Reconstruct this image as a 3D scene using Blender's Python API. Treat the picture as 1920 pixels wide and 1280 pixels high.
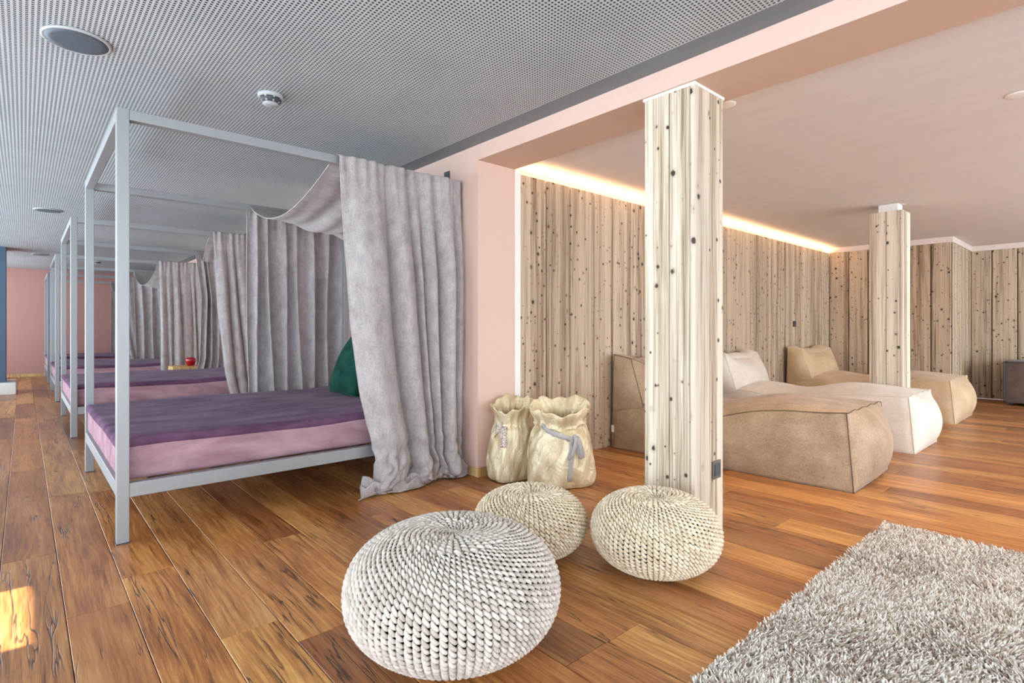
import bpy, math, random
import numpy as np
from mathutils import Vector, Matrix

# ------------------------------------------------------------------ camera / world / light
for o in list(bpy.data.objects):
    bpy.data.objects.remove(o)
sc = bpy.context.scene
COL = sc.collection
EYE = 1.05
FPX = 1024.0                      # focal length in pixels of the 1920 wide frame
YAW = math.radians(41.8)          # world +Y lies this far left of the view direction
cam_d = bpy.data.cameras.new('camera')
cam = bpy.data.objects.new('camera', cam_d)
COL.objects.link(cam)
cam.location = (0, 0, EYE)
cam.rotation_euler = (math.radians(90), 0, -YAW)
cam_d.sensor_width = 36
cam_d.lens = 36 * FPX / 1920
cam_d.shift_y = -24 / 1920
cam_d.clip_start = 0.02
cam_d.clip_end = 200
sc.camera = cam

world = bpy.data.worlds.new('sky')
sc.world = world
world.use_nodes = True
bg = world.node_tree.nodes['Background']
bg.inputs[0].default_value = (0.74, 0.87, 1.0, 1)
bg.inputs[1].default_value = 6.0

sun_d = bpy.data.lights.new('sun', 'SUN')
sun_d.energy = 15
sun_d.angle = math.radians(0.6)
sun_d.color = (1, 0.94, 0.82)
sun = bpy.data.objects.new('sun', sun_d)
COL.objects.link(sun)
sun.rotation_euler = Vector((0.641, -0.02, -0.768)).to_track_quat('-Z', 'Y').to_euler()

# daylight portals sit in the window openings and only guide the sampling of the sky
def portal(loc, rot, sx, sy):
    d = bpy.data.lights.new('window_portal', 'AREA')
    d.shape = 'RECTANGLE'; d.size = sx; d.size_y = sy
    d.cycles.is_portal = True
    o = bpy.data.objects.new('window_portal', d)
    o.location = loc; o.rotation_euler = rot
    COL.objects.link(o)
portal((-1.72, 7.5, 1.2), (0, math.radians(-90), 0), 2.2, 16)
portal((4.0, -3.12, 1.2), (math.radians(90), 0, 0), 13, 2.2)

sc.view_settings.view_transform = 'Standard'
sc.view_settings.look = 'None'
sc.view_settings.gamma = 1
sc.view_settings.use_curve_mapping = False
sc.view_settings.exposure = 0.67
sc.cycles.max_bounces = 6
sc.cycles.diffuse_bounces = 4
sc.cycles.glossy_bounces = 2
sc.cycles.use_adaptive_sampling = True
sc.cycles.adaptive_threshold = .06
sc.cycles.adaptive_min_samples = 20
sc.cycles.use_denoising = True
sc.cycles.sample_clamp_indirect = 6

rng = np.random.default_rng(7)
random.seed(7)

# ------------------------------------------------------------------ material helpers
def srgb(r, g, b):
    f = lambda c: (c / 12.92 if c <= .04045 else ((c + .055) / 1.055) ** 2.4)
    return (f(r / 255), f(g / 255), f(b / 255), 1)

class NT:
    def __init__(self, name):
        self.m = bpy.data.materials.new(name); self.m.use_nodes = True
        self.t = self.m.node_tree; self.n = self.t.nodes; self.l = self.t.links
        self.b = self.n['Principled BSDF']
    def node(self, typ, **kw):
        nd = self.n.new(typ)
        for k, v in kw.items():
            if k == 'ins':
                for i, x in v.items():
                    if isinstance(x, bpy.types.NodeSocket): self.l.new(x, nd.inputs[i])
                    else: nd.inputs[i].default_value = x
            else: setattr(nd, k, v)
        return nd
    def math(self, op, a, b=0.0, c=0.0, clamp=False):
        nd = self.node('ShaderNodeMath', operation=op, use_clamp=clamp, ins={0: a, 1: b, 2: c})
        return nd.outputs[0]
    def mix(self, f, a, b, blend='MIX'):
        nd = self.node('ShaderNodeMix', data_type='RGBA', blend_type=blend, ins={0: f, 6: a, 7: b})
        return nd.outputs[2]
    def ramp(self, f, stops):
        nd = self.node('ShaderNodeValToRGB', ins={0: f})
        e = nd.color_ramp.elements
        while len(e) < len(stops): e.new(0.5)
        for k, (p, c) in enumerate(stops):
            e[k].position = p; e[k].color = c if len(c) == 4 else (*c, 1)
        return nd.outputs[0]
    def coord(self, out='Object'):
        return self.node('ShaderNodeTexCoord').outputs[out]
    def mapping(self, v, scale=(1, 1, 1), loc=(0, 0, 0)):
        return self.node('ShaderNodeMapping', ins={0: v, 1: loc, 3: scale}).outputs[0]
    def noise(self, v, scale=5., detail=2., rough=.5, dist=0.):
        return self.node('ShaderNodeTexNoise', ins={'Vector': v, 'Scale': scale, 'Detail': detail, 'Roughness': rough, 'Distortion': dist}).outputs[0]
    def voro(self, v, scale=5., feature='F1'):
        return self.node('ShaderNodeTexVoronoi', feature=feature, ins={'Vector': v, 'Scale': scale})
    def bump(self, h, strength=.3, dist=.01):
        nd = self.node('ShaderNodeBump', ins={'Strength': strength, 'Distance': dist, 'Height': h})
        self.l.new(nd.outputs[0], self.b.inputs['Normal'])
    def set(self, **kw):
        for k, v in kw.items():
            k = {'color': 'Base Color', 'rough': 'Roughness', 'metal': 'Metallic', 'spec': 'Specular IOR Level',
                 'sheen': 'Sheen Weight', 'sheen_r': 'Sheen Roughness', 'coat': 'Coat Weight', 'coat_r': 'Coat Roughness',
                 'emit': 'Emission Color', 'emit_s': 'Emission Strength', 'trans': 'Transmission Weight'}.get(k, k)
            if isinstance(v, bpy.types.NodeSocket): self.l.new(v, self.b.inputs[k])
            else: self.b.inputs[k].default_value = v
        return self

def offset_coord(t, amount=37.0):
    """object coordinates shifted by a random amount per object / per loose piece"""
    c = t.coord()
    r = t.math('FRACT', t.math('ADD', t.node('ShaderNodeObjectInfo').outputs['Random'],
                               t.node('ShaderNodeNewGeometry').outputs['Random Per Island']))
    off = t.node('ShaderNodeCombineXYZ', ins={0: t.math('MULTIPLY', r, amount), 1: t.math('MULTIPLY', r, amount * 1.7), 2: t.math('MULTIPLY', r, amount * 2.3)}).outputs[0]
    return t.node('ShaderNodeVectorMath', operation='ADD', ins={0: c, 1: off}).outputs[0], r

def plain(name, col, rough=.6, noise_s=40., var=.06, bump=.05, **kw):
    t = NT(name)
    c = t.coord()
    n = t.noise(c, noise_s, 4., .6)
    d = tuple(x * (1 - var) for x in col[:3]) + (1,)
    l = tuple(min(1, x * (1 + var)) for x in col[:3]) + (1,)
    t.set(color=t.mix(n, d, l), rough=rough, **kw)
    if bump: t.bump(n, bump, .004)
    return t.m

def mat_floor():
    t = NT('oak_planks')
    v, r = offset_coord(t)
    wob = t.noise(t.mapping(v, (2.2, .7, 1)), 2.0, 2., .45)
    vv = t.node('ShaderNodeVectorMath', operation='ADD', ins={0: v, 1: t.node('ShaderNodeCombineXYZ', ins={0: t.math('MULTIPLY', wob, .07)}).outputs[0]}).outputs[0]
    grain = t.noise(t.mapping(vv, (75, 3.2, 1)), 1.0, 5., .72)
    broad = t.noise(t.mapping(vv, (7, .9, 1)), 1.0, 3., .5)
    rings = t.math('ABSOLUTE', t.math('SINE', t.math('MULTIPLY', t.noise(t.mapping(v, (4.5, .7, 1)), 1.0, 1.5, .4, .3), 80)))
    f = t.math('ADD', t.math('MULTIPLY', grain, .60), t.math('MULTIPLY', broad, .36))
    f = t.math('ADD', f, t.math('MULTIPLY', rings, .02))
    base = t.ramp(f, [(.34, srgb(112, 70, 38)), (.43, srgb(172, 120, 70)), (.53, srgb(214, 164, 106)), (.66, srgb(244, 208, 156))])
    tint = t.ramp(r, [(0, srgb(140, 98, 76)), (.2, srgb(255, 222, 166)), (.4, srgb(192, 142, 104)), (.6, srgb(255, 234, 184)), (.8, srgb(164, 112, 78)), (1, srgb(240, 196, 140))])
    col = t.mix(.80, base, tint, 'MULTIPLY')
    # drying cracks: thin wandering lines along the grain, only in patches
    cn = t.noise(t.mapping(v, (11, .62, 1)), 1.0, 4., .6, .15)
    line = t.math('SUBTRACT', 1., t.math('MULTIPLY', t.math('ABSOLUTE', t.math('SUBTRACT', cn, .5)), 70.), clamp=True)
    patch = t.math('MULTIPLY', t.math('SUBTRACT', t.noise(t.mapping(v, (3, 1.1, 1), (5, 3, 0)), 1.3, 2., .5), .52), 16., clamp=True)
    crack = t.math('MULTIPLY', line, patch)
    kv = t.voro(t.mapping(v, (6.2, 3.0, 1)), 1.0)
    pick = t.math('GREATER_THAN', t.node('ShaderNodeSeparateColor', ins={0: kv.outputs['Color']}).outputs[0], .68)
    kd = t.math('ADD', kv.outputs['Distance'], t.math('MULTIPLY', t.noise(v, 60., 2.), .08))
    knot = t.math('MULTIPLY', t.math('SUBTRACT', 1., t.math('MULTIPLY', t.math('SUBTRACT', kd, .06), 14.), clamp=True), pick)
    dark = t.math('MAXIMUM', crack, knot, clamp=True)
    col = t.mix(t.math('MULTIPLY', dark, .93), col, srgb(30, 19, 12))
    t.set(color=col, rough=t.math('ADD', .30, t.math('MULTIPLY', grain, .22)), spec=.5, coat=.35, coat_r=.28)
    h = t.math('SUBTRACT', t.math('MULTIPLY', grain, .6), t.math('MULTIPLY', crack, 1.2))
    t.bump(h, .45, .004)
    return t.m

def mat_larch(name, pale, mid, dark, knot_density=.62, lam=.062, streaks=.8):
    t = NT(name)
    v, r = offset_coord(t, 23.)
    wob = t.noise(t.mapping(v, (4, 4, 1.0)), 1.4, 2.)
    vv = t.node('ShaderNodeVectorMath', operation='ADD', ins={0: v, 1: t.node('ShaderNodeCombineXYZ', ins={0: t.math('MULTIPLY', wob, .018), 1: t.math('MULTIPLY', wob, .018)}).outputs[0]}).outputs[0]
    fine = t.noise(t.mapping(vv, (120, 120, 1.8)), 1.0, 4., .68)
    broad = t.noise(t.mapping(vv, (24, 24, .7)), 1.0, 4., .6)
    # glued lamellas, each with its own tone
    q = t.node('ShaderNodeSeparateXYZ', ins={0: t.coord()})
    lid = t.math('FLOOR', t.math('DIVIDE', t.math('ADD', t.math('ADD', q.outputs[0], q.outputs[1]), t.math('MULTIPLY', r, 9.)), lam))
    ln = t.node('ShaderNodeTexWhiteNoise', noise_dimensions='1D', ins={'W': t.math('ADD', lid, t.math('MULTIPLY', r, 50.))}).outputs[0]
    f = t.math('ADD', t.math('MULTIPLY', fine, .42), t.math('MULTIPLY', broad, .58))
    f = t.math('ADD', f, t.math('MULTIPLY', t.math('SUBTRACT', ln, .5), .16))
    col = t.ramp(f, [(.32, dark), (.42, mid), (.51, pale), (.68, tuple(min(1, x * 1.22) for x in pale[:3]) + (1,))])
    tint = t.ramp(r, [(0, (.74, .71, .69, 1)), (.5, (1, .98, .95, 1)), (1, (.86, .84, .82, 1))])
    col = t.mix(.7, col, tint, 'MULTIPLY')
    # dark weathered streaks along the grain
    sn = t.noise(t.mapping(vv, (30, 30, .45), (3, 7, 1)), 1.0, 4., .6)
    st = t.math('MULTIPLY', t.math('SUBTRACT', sn, .56), 9., clamp=True)
    col = t.mix(t.math('MULTIPLY', st, streaks * .65), col, tuple(x * .55 for x in dark[:3]) + (1,))
    kn = None; halo = None
    for sc_, sz, den in ((9., .095, knot_density), (15., .10, knot_density - .06), (24., .10, knot_density - .25)):
        kv = t.voro(t.mapping(v, (1, 1, .85), (sc_, 0, sc_)), sc_)
        pick = t.math('LESS_THAN', t.node('ShaderNodeSeparateColor', ins={0: kv.outputs['Color']}).outputs[1], den)
        dd = t.math('ADD', kv.outputs['Distance'], t.math('MULTIPLY', t.math('SUBTRACT', t.noise(v, 90., 2.), .5), .10))
        k = t.math('MULTIPLY', t.math('SUBTRACT', 1., t.math('MULTIPLY', t.math('SUBTRACT', dd, sz), 22.), clamp=True), pick)
        h = t.math('MULTIPLY', t.math('SUBTRACT', 1., t.math('MULTIPLY', t.math('SUBTRACT', dd, sz), 6.), clamp=True), pick)
        kn = k if kn is None else t.math('MAXIMUM', kn, k)
        halo = h if halo is None else t.math('MAXIMUM', halo, h)
    col = t.mix(t.math('MULTIPLY', halo, .45), col, dark)
    col = t.mix(t.math('MULTIPLY', kn, .92), col, srgb(40, 28, 22))
    t.set(color=col, rough=.62, spec=.3)
    t.bump(fine, .5, .003)
    return t.m

def mat_perforated():
    t = NT('perforated_ceiling_board')
    s = t.node('ShaderNodeSeparateXYZ', ins={0: t.coord()})
    P = .0185
    def d(o): return t.math('ABSOLUTE', t.math('SUBTRACT', t.math('FRACT', t.math('DIVIDE', o, P)), .5))
    hole = t.math('LESS_THAN', t.math('MAXIMUM', d(s.outputs[0]), d(s.outputs[1])), .262)
    n = t.noise(t.coord(), 3., 3.)
    base = t.mix(n, srgb(180, 186, 187), srgb(200, 205, 205))
    t.set(color=t.mix(hole, base, srgb(34, 40, 46)), rough=.45, spec=.4)
    t.bump(t.math('SUBTRACT', 1., hole), .6, .004)
    return t.m

def mat_curtain():
    t = NT('grey_velvet_linen')
    c = t.coord()
    weave = t.noise(t.mapping(c, (420, 420, 260)), 1., 2., .6)
    blot = t.noise(t.mapping(c, (13, 13, 9)), 1., 6., .72)
    slub = t.noise(t.mapping(c, (160, 160, 14)), 1., 3., .6)
    f = t.math('ADD', t.math('MULTIPLY', weave, .50), t.math('ADD', t.math('MULTIPLY', blot, .36), t.math('MULTIPLY', slub, .14)))
    col = t.ramp(f, [(.34, srgb(130, 120, 117)), (.5, srgb(172, 163, 160)), (.66, srgb(208, 200, 198))])
    t.set(color=col, rough=.7, sheen=.12, sheen_r=.4, spec=.3)
    t.bump(f, .35, .002)
    return t.m

def mat_fabric(name, lo, hi, scale=300., sheen=.2, rough=.8, bump=.3, crumple=0.):
    t = NT(name)
    c = t.coord()
    a = t.noise(t.mapping(c, (scale, scale * .25, scale)), 1., 2.)
    b = t.noise(t.mapping(c, (scale * .25, scale, scale * .6)), 1., 2.)
    big = t.noise(c, 6., 4., .6)
    f = t.math('ADD', t.math('MULTIPLY', t.math('ADD', a, b), .32), t.math('MULTIPLY', big, .36))
    t.set(color=t.ramp(f, [(.36, lo), (.64, hi)]), rough=rough, sheen=sheen, sheen_r=.4, spec=.3)
    h = f if not crumple else t.math('ADD', t.math('MULTIPLY', f, .2), t.math('MULTIPLY', t.noise(t.mapping(c, (9, 4, 9)), 1., 3., .55, .6), crumple))
    t.bump(h, bump, .002 if not crumple else .045)
    return t.m

def mat_velvet(name, lo, hi):
    t = NT(name)
    c = t.coord()
    n = t.noise(t.mapping(c, (2.5, 7, 7)), 1., 4., .6, .4)
    f = t.math('ADD', t.math('MULTIPLY', n, .8), t.math('MULTIPLY', t.noise(c, 220., 2.), .2))
    t.set(color=t.ramp(f, [(.35, lo), (.65, hi)]), rough=.9, sheen=.06, sheen_r=.3, spec=.08)
    t.bump(n, .25, .012)
    return t.m

def mat_paper():
    t = NT('crumpled_gold_paper')
    c = t.coord()
    v = t.voro(t.mapping(c, (11, 11, 6)), 1., 'F1').outputs['Distance']
    n = t.noise(t.mapping(c, (14, 14, 7)), 1., 5., .65, .8)
    f = t.math('ADD', t.math('MULTIPLY', v, .45), t.math('MULTIPLY', n, .55))
    t.set(color=t.ramp(f, [(.3, srgb(196, 170, 126)), (.6, srgb(238, 222, 184))]), rough=.32, metal=.2, spec=.5)
    t.bump(f, .8, .05)
    return t.m

def mat_floral():
    t = NT('floral_ribbon')
    v = t.voro(t.coord(), 75.)
    t.set(color=t.ramp(v.outputs['Distance'], [(.15, srgb(120, 62, 60)), (.32, srgb(196, 140, 120)), (.45, srgb(236, 226, 214)), (.8, srgb(150, 140, 130))]), rough=.6)
    return t.m

def mat_yarn(name, lo, hi):
    t = NT(name)
    n = t.noise(t.coord(), 420., 3., .7)
    r = t.node('ShaderNodeNewGeometry').outputs['Random Per Island']
    f = t.math('ADD', t.math('MULTIPLY', n, .7), t.math('MULTIPLY', r, .3))
    t.set(color=t.ramp(f, [(.3, lo), (.7, hi)]), rough=.85, sheen=.25, spec=.2)
    t.bump(n, .5, .002)
    return t.m

def mat_pile():
    t = NT('shag_pile')
    r = t.node('ShaderNodeNewGeometry').outputs['Random Per Island']
    n = t.noise(t.coord(), 3.2, 4., .6)
    f = t.math('ADD', t.math('MULTIPLY', r, .55), t.math('MULTIPLY', n, .45))
    t.set(color=t.ramp(f, [(.25, srgb(186, 162, 142)), (.42, srgb(234, 221, 206)), (.65, srgb(255, 250, 240))]), rough=.7, sheen=.2, spec=.3)
    return t.m

def mat_plaster(name, col):
    t = NT(name)
    c = t.coord()
    streak = t.noise(t.mapping(c, (14, .9, 1)), 1., 4., .6)
    n = t.noise(c, 70., 4., .6)
    f = t.math('ADD', t.math('MULTIPLY', streak, .6), t.math('MULTIPLY', n, .4))
    t.set(color=t.mix(f, tuple(x * .88 for x in col[:3]) + (1,), tuple(min(1, x * 1.1) for x in col[:3]) + (1,)), rough=.7, spec=.25)
    t.bump(f, .15, .004)
    return t.m

M = {}
M['floor'] = mat_floor()
M['larch'] = mat_larch('aged_larch', srgb(202, 181, 154), srgb(172, 148, 121), srgb(128, 104, 83), .66, .085, .22)
M['larch_pale'] = mat_larch('pale_larch', srgb(228, 214, 192), srgb(200, 182, 156), srgb(156, 134, 108), .42, .085, .08)
M['perf'] = mat_perforated()
M['grey_paint'] = plain('grey_ceiling_paint', srgb(122, 127, 131), .6, 60.)
M['pink'] = plain('rose_wall_paint', srgb(222, 188, 170), .75, 90., .04, .12)
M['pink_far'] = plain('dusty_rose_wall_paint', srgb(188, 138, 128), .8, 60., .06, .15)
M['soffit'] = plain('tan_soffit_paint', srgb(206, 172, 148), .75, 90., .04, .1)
M['plaster'] = mat_plaster('brushed_ceiling_plaster', srgb(224, 214, 206))
M['white'] = plain('white_paint', srgb(240, 235, 226), .5)
M['cream'] = plain('cream_crown', srgb(232, 216, 204), .6)
M['backing'] = plain('dark_batten_wood', srgb(44, 33, 26), .9)
M['base'] = mat_larch('oak_baseboard', srgb(214, 178, 120), srgb(190, 148, 92), srgb(150, 108, 60), .05, .2, .1)
M['steel'] = plain('brushed_grey_steel', srgb(160, 162, 162), .42, 300., .12, .12, metal=.35, spec=.5)
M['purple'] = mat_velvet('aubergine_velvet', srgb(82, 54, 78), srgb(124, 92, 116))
M['mauve'] = mat_velvet('mauve_velvet', srgb(150, 112, 122), srgb(190, 154, 162))  # same velvet as the top, light on the sides put into the colour
M['curtain'] = mat_curtain()
M['green'] = mat_velvet('bottle_green_velvet', srgb(14, 50, 42), srgb(34, 80, 66))
M['yarn_grey'] = mat_yarn('grey_cotton_yarn', srgb(186, 172, 158), srgb(236, 225, 210))
M['yarn_cream'] = mat_yarn('cream_cotton_yarn', srgb(216, 194, 158), srgb(255, 240, 212))
M['lining'] = plain('dark_pouf_lining', srgb(70, 60, 54), .95)  # dark tone stands in for shade inside the knit
M['bean_taupe'] = mat_fabric('taupe_bean_fabric', srgb(142, 116, 88), srgb(194, 168, 138), 260., crumple=.8, bump=.4, rough=.55)
M['bean_white'] = mat_fabric('ivory_bean_fabric', srgb(220, 204, 184), srgb(246, 236, 222), 260., crumple=.7, bump=.35, rough=.6)
M['bean_sand'] = mat_fabric('sand_bean_fabric', srgb(188, 156, 116), srgb(226, 198, 160), 260., crumple=.7, bump=.35, rough=.55)
M['seam_dark'] = plain('dark_seam_thread', srgb(92, 76, 60), .8)
M['seam_pale'] = plain('pale_seam_thread', srgb(222, 206, 184), .8)
M['brown_fabric'] = mat_fabric('brown_grey_upholstery', srgb(76, 62, 54), srgb(120, 102, 92), 200.)
M['paper'] = mat_paper()
M['floral'] = mat_floral()
M['ribbon'] = mat_fabric('grey_ribbon_cloth', srgb(150, 142, 136), srgb(198, 192, 186), 500.)
M['dark'] = plain('graphite_plastic', srgb(66, 70, 74), .45)
M['speaker'] = plain('blue_grey_grille', srgb(84, 94, 104), .4, 500., .2, .3)
M['detector'] = plain('grey_white_plastic', srgb(178, 180, 180), .4)
M['dark_slot'] = plain('black_plastic', srgb(24, 26, 30), .5)
M['socket'] = plain('bronze_grey_socket', srgb(104, 98, 90), .4, metal=.3)
M['red'] = plain('red_glaze', srgb(168, 16, 28), .12, 20., .1, 0, spec=.6)
M['pier'] = plain('blue_grey_pier_paint', srgb(72, 92, 112), .6)
M['pile'] = mat_pile()
M['rug'] = plain('rug_backing', srgb(176, 164, 154), .9)
M['led'] = NT('led_strip').set(color=(1, .7, .4, 1), emit=(1, .70, .40, 1), emit_s=42.).m
M['lamp'] = NT('lamp_glass').set(color=(1, .95, .85, 1), emit=(1, .86, .68, 1), emit_s=9.).m
g = NT('window_glass')
gm = g.node('ShaderNodeMixShader', ins={0: .06, 1: g.node('ShaderNodeBsdfTransparent').outputs[0], 2: g.node('ShaderNodeBsdfGlossy', ins={'Roughness': .02}).outputs[0]})
g.l.new(gm.outputs[0], g.n['Material Output'].inputs[0])
M['glass'] = g.m

# ------------------------------------------------------------------ mesh helpers
def mesh_obj(name, verts, faces, mat, parent=None, smooth=False, loc=(0, 0, 0)):
    me = bpy.data.meshes.new(name)
    verts = np.asarray(verts, dtype=np.float32)
    if isinstance(faces, np.ndarray):
        n, k = faces.shape
        me.vertices.add(len(verts)); me.vertices.foreach_set('co', verts.ravel())
        me.loops.add(n * k); me.loops.foreach_set('vertex_index', faces.astype(np.int32).ravel())
        me.polygons.add(n)
        me.polygons.foreach_set('loop_start', np.arange(n, dtype=np.int32) * k)
        me.update(calc_edges=True); me.validate()
    else:
        me.from_pydata(verts.tolist(), [], faces); me.update()
    if smooth: me.polygons.foreach_set('use_smooth', np.ones(len(me.polygons), dtype=bool))
    me.materials.append(M[mat] if isinstance(mat, str) else mat)
    o = bpy.data.objects.new(name, me)
    o.location = loc
    COL.objects.link(o)
    if parent is not None: o.parent = parent
    return o

def tag(o, label=None, cat=None, group=None, kind=None):
    if label: o['label'] = label
    if cat: o['category'] = cat
    if group: o['group'] = group
    if kind: o['kind'] = kind
    return o

def empty(name, loc, label=None, cat=None, group=None, kind=None, rz=0):
    o = bpy.data.objects.new(name, None)
    o.empty_display_size = .1
    o.location = loc; o.rotation_euler = (0, 0, rz)
    COL.objects.link(o)
    return tag(o, label, cat, group, kind)

BOXF = [(0, 3, 2, 1), (4, 5, 6, 7), (0, 1, 5, 4), (1, 2, 6, 5), (2, 3, 7, 6), (3, 0, 4, 7)]
def boxv(a, b):
    (x0, y0, z0), (x1, y1, z1) = a, b
    return [(x0, y0, z0), (x1, y0, z0), (x1, y1, z0), (x0, y1, z0), (x0, y0, z1), (x1, y0, z1), (x1, y1, z1), (x0, y1, z1)]
def boxes(name, lst, mat, parent=None, loc=(0, 0, 0)):
    V, F = [], []
    for a, b in lst:
        k = len(V); V += boxv(a, b); F += [tuple(i + k for i in f) for f in BOXF]
    return mesh_obj(name, V, F, mat, parent, False, loc)
def box(name, a, b, mat, parent=None, loc=(0, 0, 0)):
    return boxes(name, [(a, b)], mat, parent, loc)

def rbox_data(size, r, n=3, extra=4):
    """rounded box surface as a grid on the six faces, edges shared"""
    ax = []
    for s in size:
        h = s / 2
        e = [h - r + r * math.sin(k / n * math.pi / 2) for k in range(n + 1)]
        e = sorted(set([round(x, 7) for x in e]))
        mid = list(np.linspace(-(h - r), h - r, extra + 1))[1:-1]
        ax.append(np.array(sorted([-x for x in e] + mid + e)))
    V, idx, F = [], {}, []
    H = np.array(size) / 2
    def vid(p):
        k = tuple(np.round(p, 6))
        if k not in idx:
            q = np.clip(p, -(H - r), H - r); d = p - q
            L = np.linalg.norm(d)
            idx[k] = len(V); V.append(q + (d / L * r if L > 1e-9 else 0))
        return idx[k]
    for a in range(3):
        u, v = (a + 1) % 3, (a + 2) % 3
        for s in (-1, 1):
            for i in range(len(ax[u]) - 1):
                for j in range(len(ax[v]) - 1):
                    q = []
                    for (ii, jj) in ((i, j), (i + 1, j), (i + 1, j + 1), (i, j + 1)):
                        p = np.zeros(3); p[a] = s * H[a]; p[u] = ax[u][ii]; p[v] = ax[v][jj]
                        q.append(vid(p))
                    F.append(tuple(q) if s > 0 else tuple(q[::-1]))
    return np.array(V), F
def rbox(name, a, b, r, mat, parent=None, n=3, extra=4, fn=None, loc=(0, 0, 0)):
    a, b = np.array(a, float), np.array(b, float)
    V, F = rbox_data(b - a, r, n, extra)
    V = V + (a + b) / 2
    if fn is not None: V = fn(V)
    return mesh_obj(name, V, F, mat, parent, n >= 3, loc)

def hexa(name, corners, bulge, mat, parent=None, n=16, fn=None, power=1.0):
    """soft six-sided body; corners[i][j][k] for x,y,z = 0/1; bulge per face (x0,x1,y0,y1,z0,z1); returns object and edge-curve function"""
    C = np.array(corners, float)
    t = np.linspace(0, 1, n + 1)
    idx, V, F = {}, [], []
    def tri(p):
        x, y, z = p
        c = C[0] * (1 - x) + C[1] * x
        c = c[0] * (1 - y) + c[1] * y
        return c[0] * (1 - z) + c[1] * z
    cen = C.reshape(8, 3).mean(0)
    def point(p):
        w = tri(p)
        for a in range(3):
            u, v = (a + 1) % 3, (a + 2) % 3
            for s in (0, 1):
                if abs(p[a] - s) < 1e-9:
                    e = 1e-3; pu = list(p); pv = list(p); pu[u] += e; pv[v] += e
                    nrm = np.cross(tri(pu) - tri(p), tri(pv) - tri(p))
                    nrm = nrm / (np.linalg.norm(nrm) + 1e-12) * (1 if s else -1)
                    k = (4 * p[u] * (1 - p[u]) * 4 * p[v] * (1 - p[v])) ** power
                    w = w + nrm * bulge[2 * a + s] * k
        return w
    def vid(p):
        k = tuple(np.round(p, 5))
        if k not in idx:
            idx[k] = len(V); V.append(point(p))
        return idx[k]
    for a in range(3):
        u, v = (a + 1) % 3, (a + 2) % 3
        for s in (0, 1):
            for i in range(n):
                for j in range(n):
                    q = []
                    for ii, jj in ((i, j), (i + 1, j), (i + 1, j + 1), (i, j + 1)):
                        p = [0, 0, 0]; p[a] = s; p[u] = t[ii]; p[v] = t[jj]; q.append(vid(p))
                    F.append(tuple(q) if s else tuple(q[::-1]))
    V = np.array(V)
    if fn is not None: V = fn(V)
    o = mesh_obj(name, V, F, mat, parent, True)
    def edge(p0, p1, m=24):
        P = [point(list(np.array(p0) * (1 - k / m) + np.array(p1) * k / m)) for k in range(m + 1)]
        P = np.array(P)
        return fn(P) if fn is not None else P
    return o, edge

def tube_data(P, r, m=6, closed=False):
    P = np.asarray(P, float); n = len(P)
    T = np.gradient(P, axis=0); T /= np.linalg.norm(T, axis=1)[:, None] + 1e-12
    up = np.array([0, 0, 1.]) if abs(T[0][2]) < .9 else np.array([1., 0, 0])
    V = []
    nrm = np.cross(T[0], up); nrm /= np.linalg.norm(nrm)
    for i in range(n):
        nrm = nrm - T[i] * np.dot(nrm, T[i]); nrm /= np.linalg.norm(nrm) + 1e-12
        bi = np.cross(T[i], nrm)
        rr = r[i] if hasattr(r, '__len__') else r
        for k in range(m):
            a = 2 * math.pi * k / m
            V.append(P[i] + rr * (math.cos(a) * nrm + math.sin(a) * bi))
    F = []
    for i in range(n - 1):
        for k in range(m):
            F.append((i * m + k, i * m + (k + 1) % m, (i + 1) * m + (k + 1) % m, (i + 1) * m + k))
    F.append(tuple(range(m))[::-1]); F.append(tuple((n - 1) * m + k for k in range(m)))
    return V, F
def tubes(name, paths, r, mat, parent=None, m=6):
    V, F = [], []
    for P in paths:
        v, f = tube_data(P, r, m); k = len(V); V += v; F += [tuple(i + k for i in q) for q in f]
    return mesh_obj(name, V, F, mat, parent, True)

def lathe(name, prof, mat, parent=None, seg=48, loc=(0, 0, 0), fn=None, caps=True):
    V, F = [], []
    for (r, z) in prof:
        for k in range(seg):
            a = 2 * math.pi * k / seg; V.append((r * math.cos(a), r * math.sin(a), z))
    n = len(prof)
    for i in range(n - 1):
        for k in range(seg):
            F.append((i * seg + k, i * seg + (k + 1) % seg, (i + 1) * seg + (k + 1) % seg, (i + 1) * seg + k))
    if caps:
        F.append(tuple(range(seg))[::-1]); F.append(tuple((n - 1) * seg + k for k in range(seg)))
    V = np.array(V)
    if fn is not None: V = fn(V)
    return mesh_obj(name, V, F, mat, parent, True, loc)

def ribbon(name, P, width_dir, w, mat, parent=None, th=.003):
    """flat band with thickness along path P; width_dir vector(s)"""
    P = np.asarray(P, float); n = len(P)
    W = np.asarray(width_dir, float)
    if W.ndim == 1: W = np.tile(W, (n, 1))
    W = W / np.linalg.norm(W, axis=1)[:, None]
    T = np.gradient(P, axis=0)
    N = np.cross(T, W); N /= np.linalg.norm(N, axis=1)[:, None] + 1e-12
    V = []
    for i in range(n):
        for s, q in ((-1, -1), (1, -1), (1, 1), (-1, 1)):
            V.append(P[i] + W[i] * s * w / 2 + N[i] * q * th / 2)
    F = []
    for i in range(n - 1):
        for k in range(4):
            F.append((i * 4 + k, i * 4 + (k + 1) % 4, (i + 1) * 4 + (k + 1) % 4, (i + 1) * 4 + k))
    F.append((3, 2, 1, 0)); F.append(tuple((n - 1) * 4 + k for k in range(4)))
    return mesh_obj(name, V, F, mat, parent, True)

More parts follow.
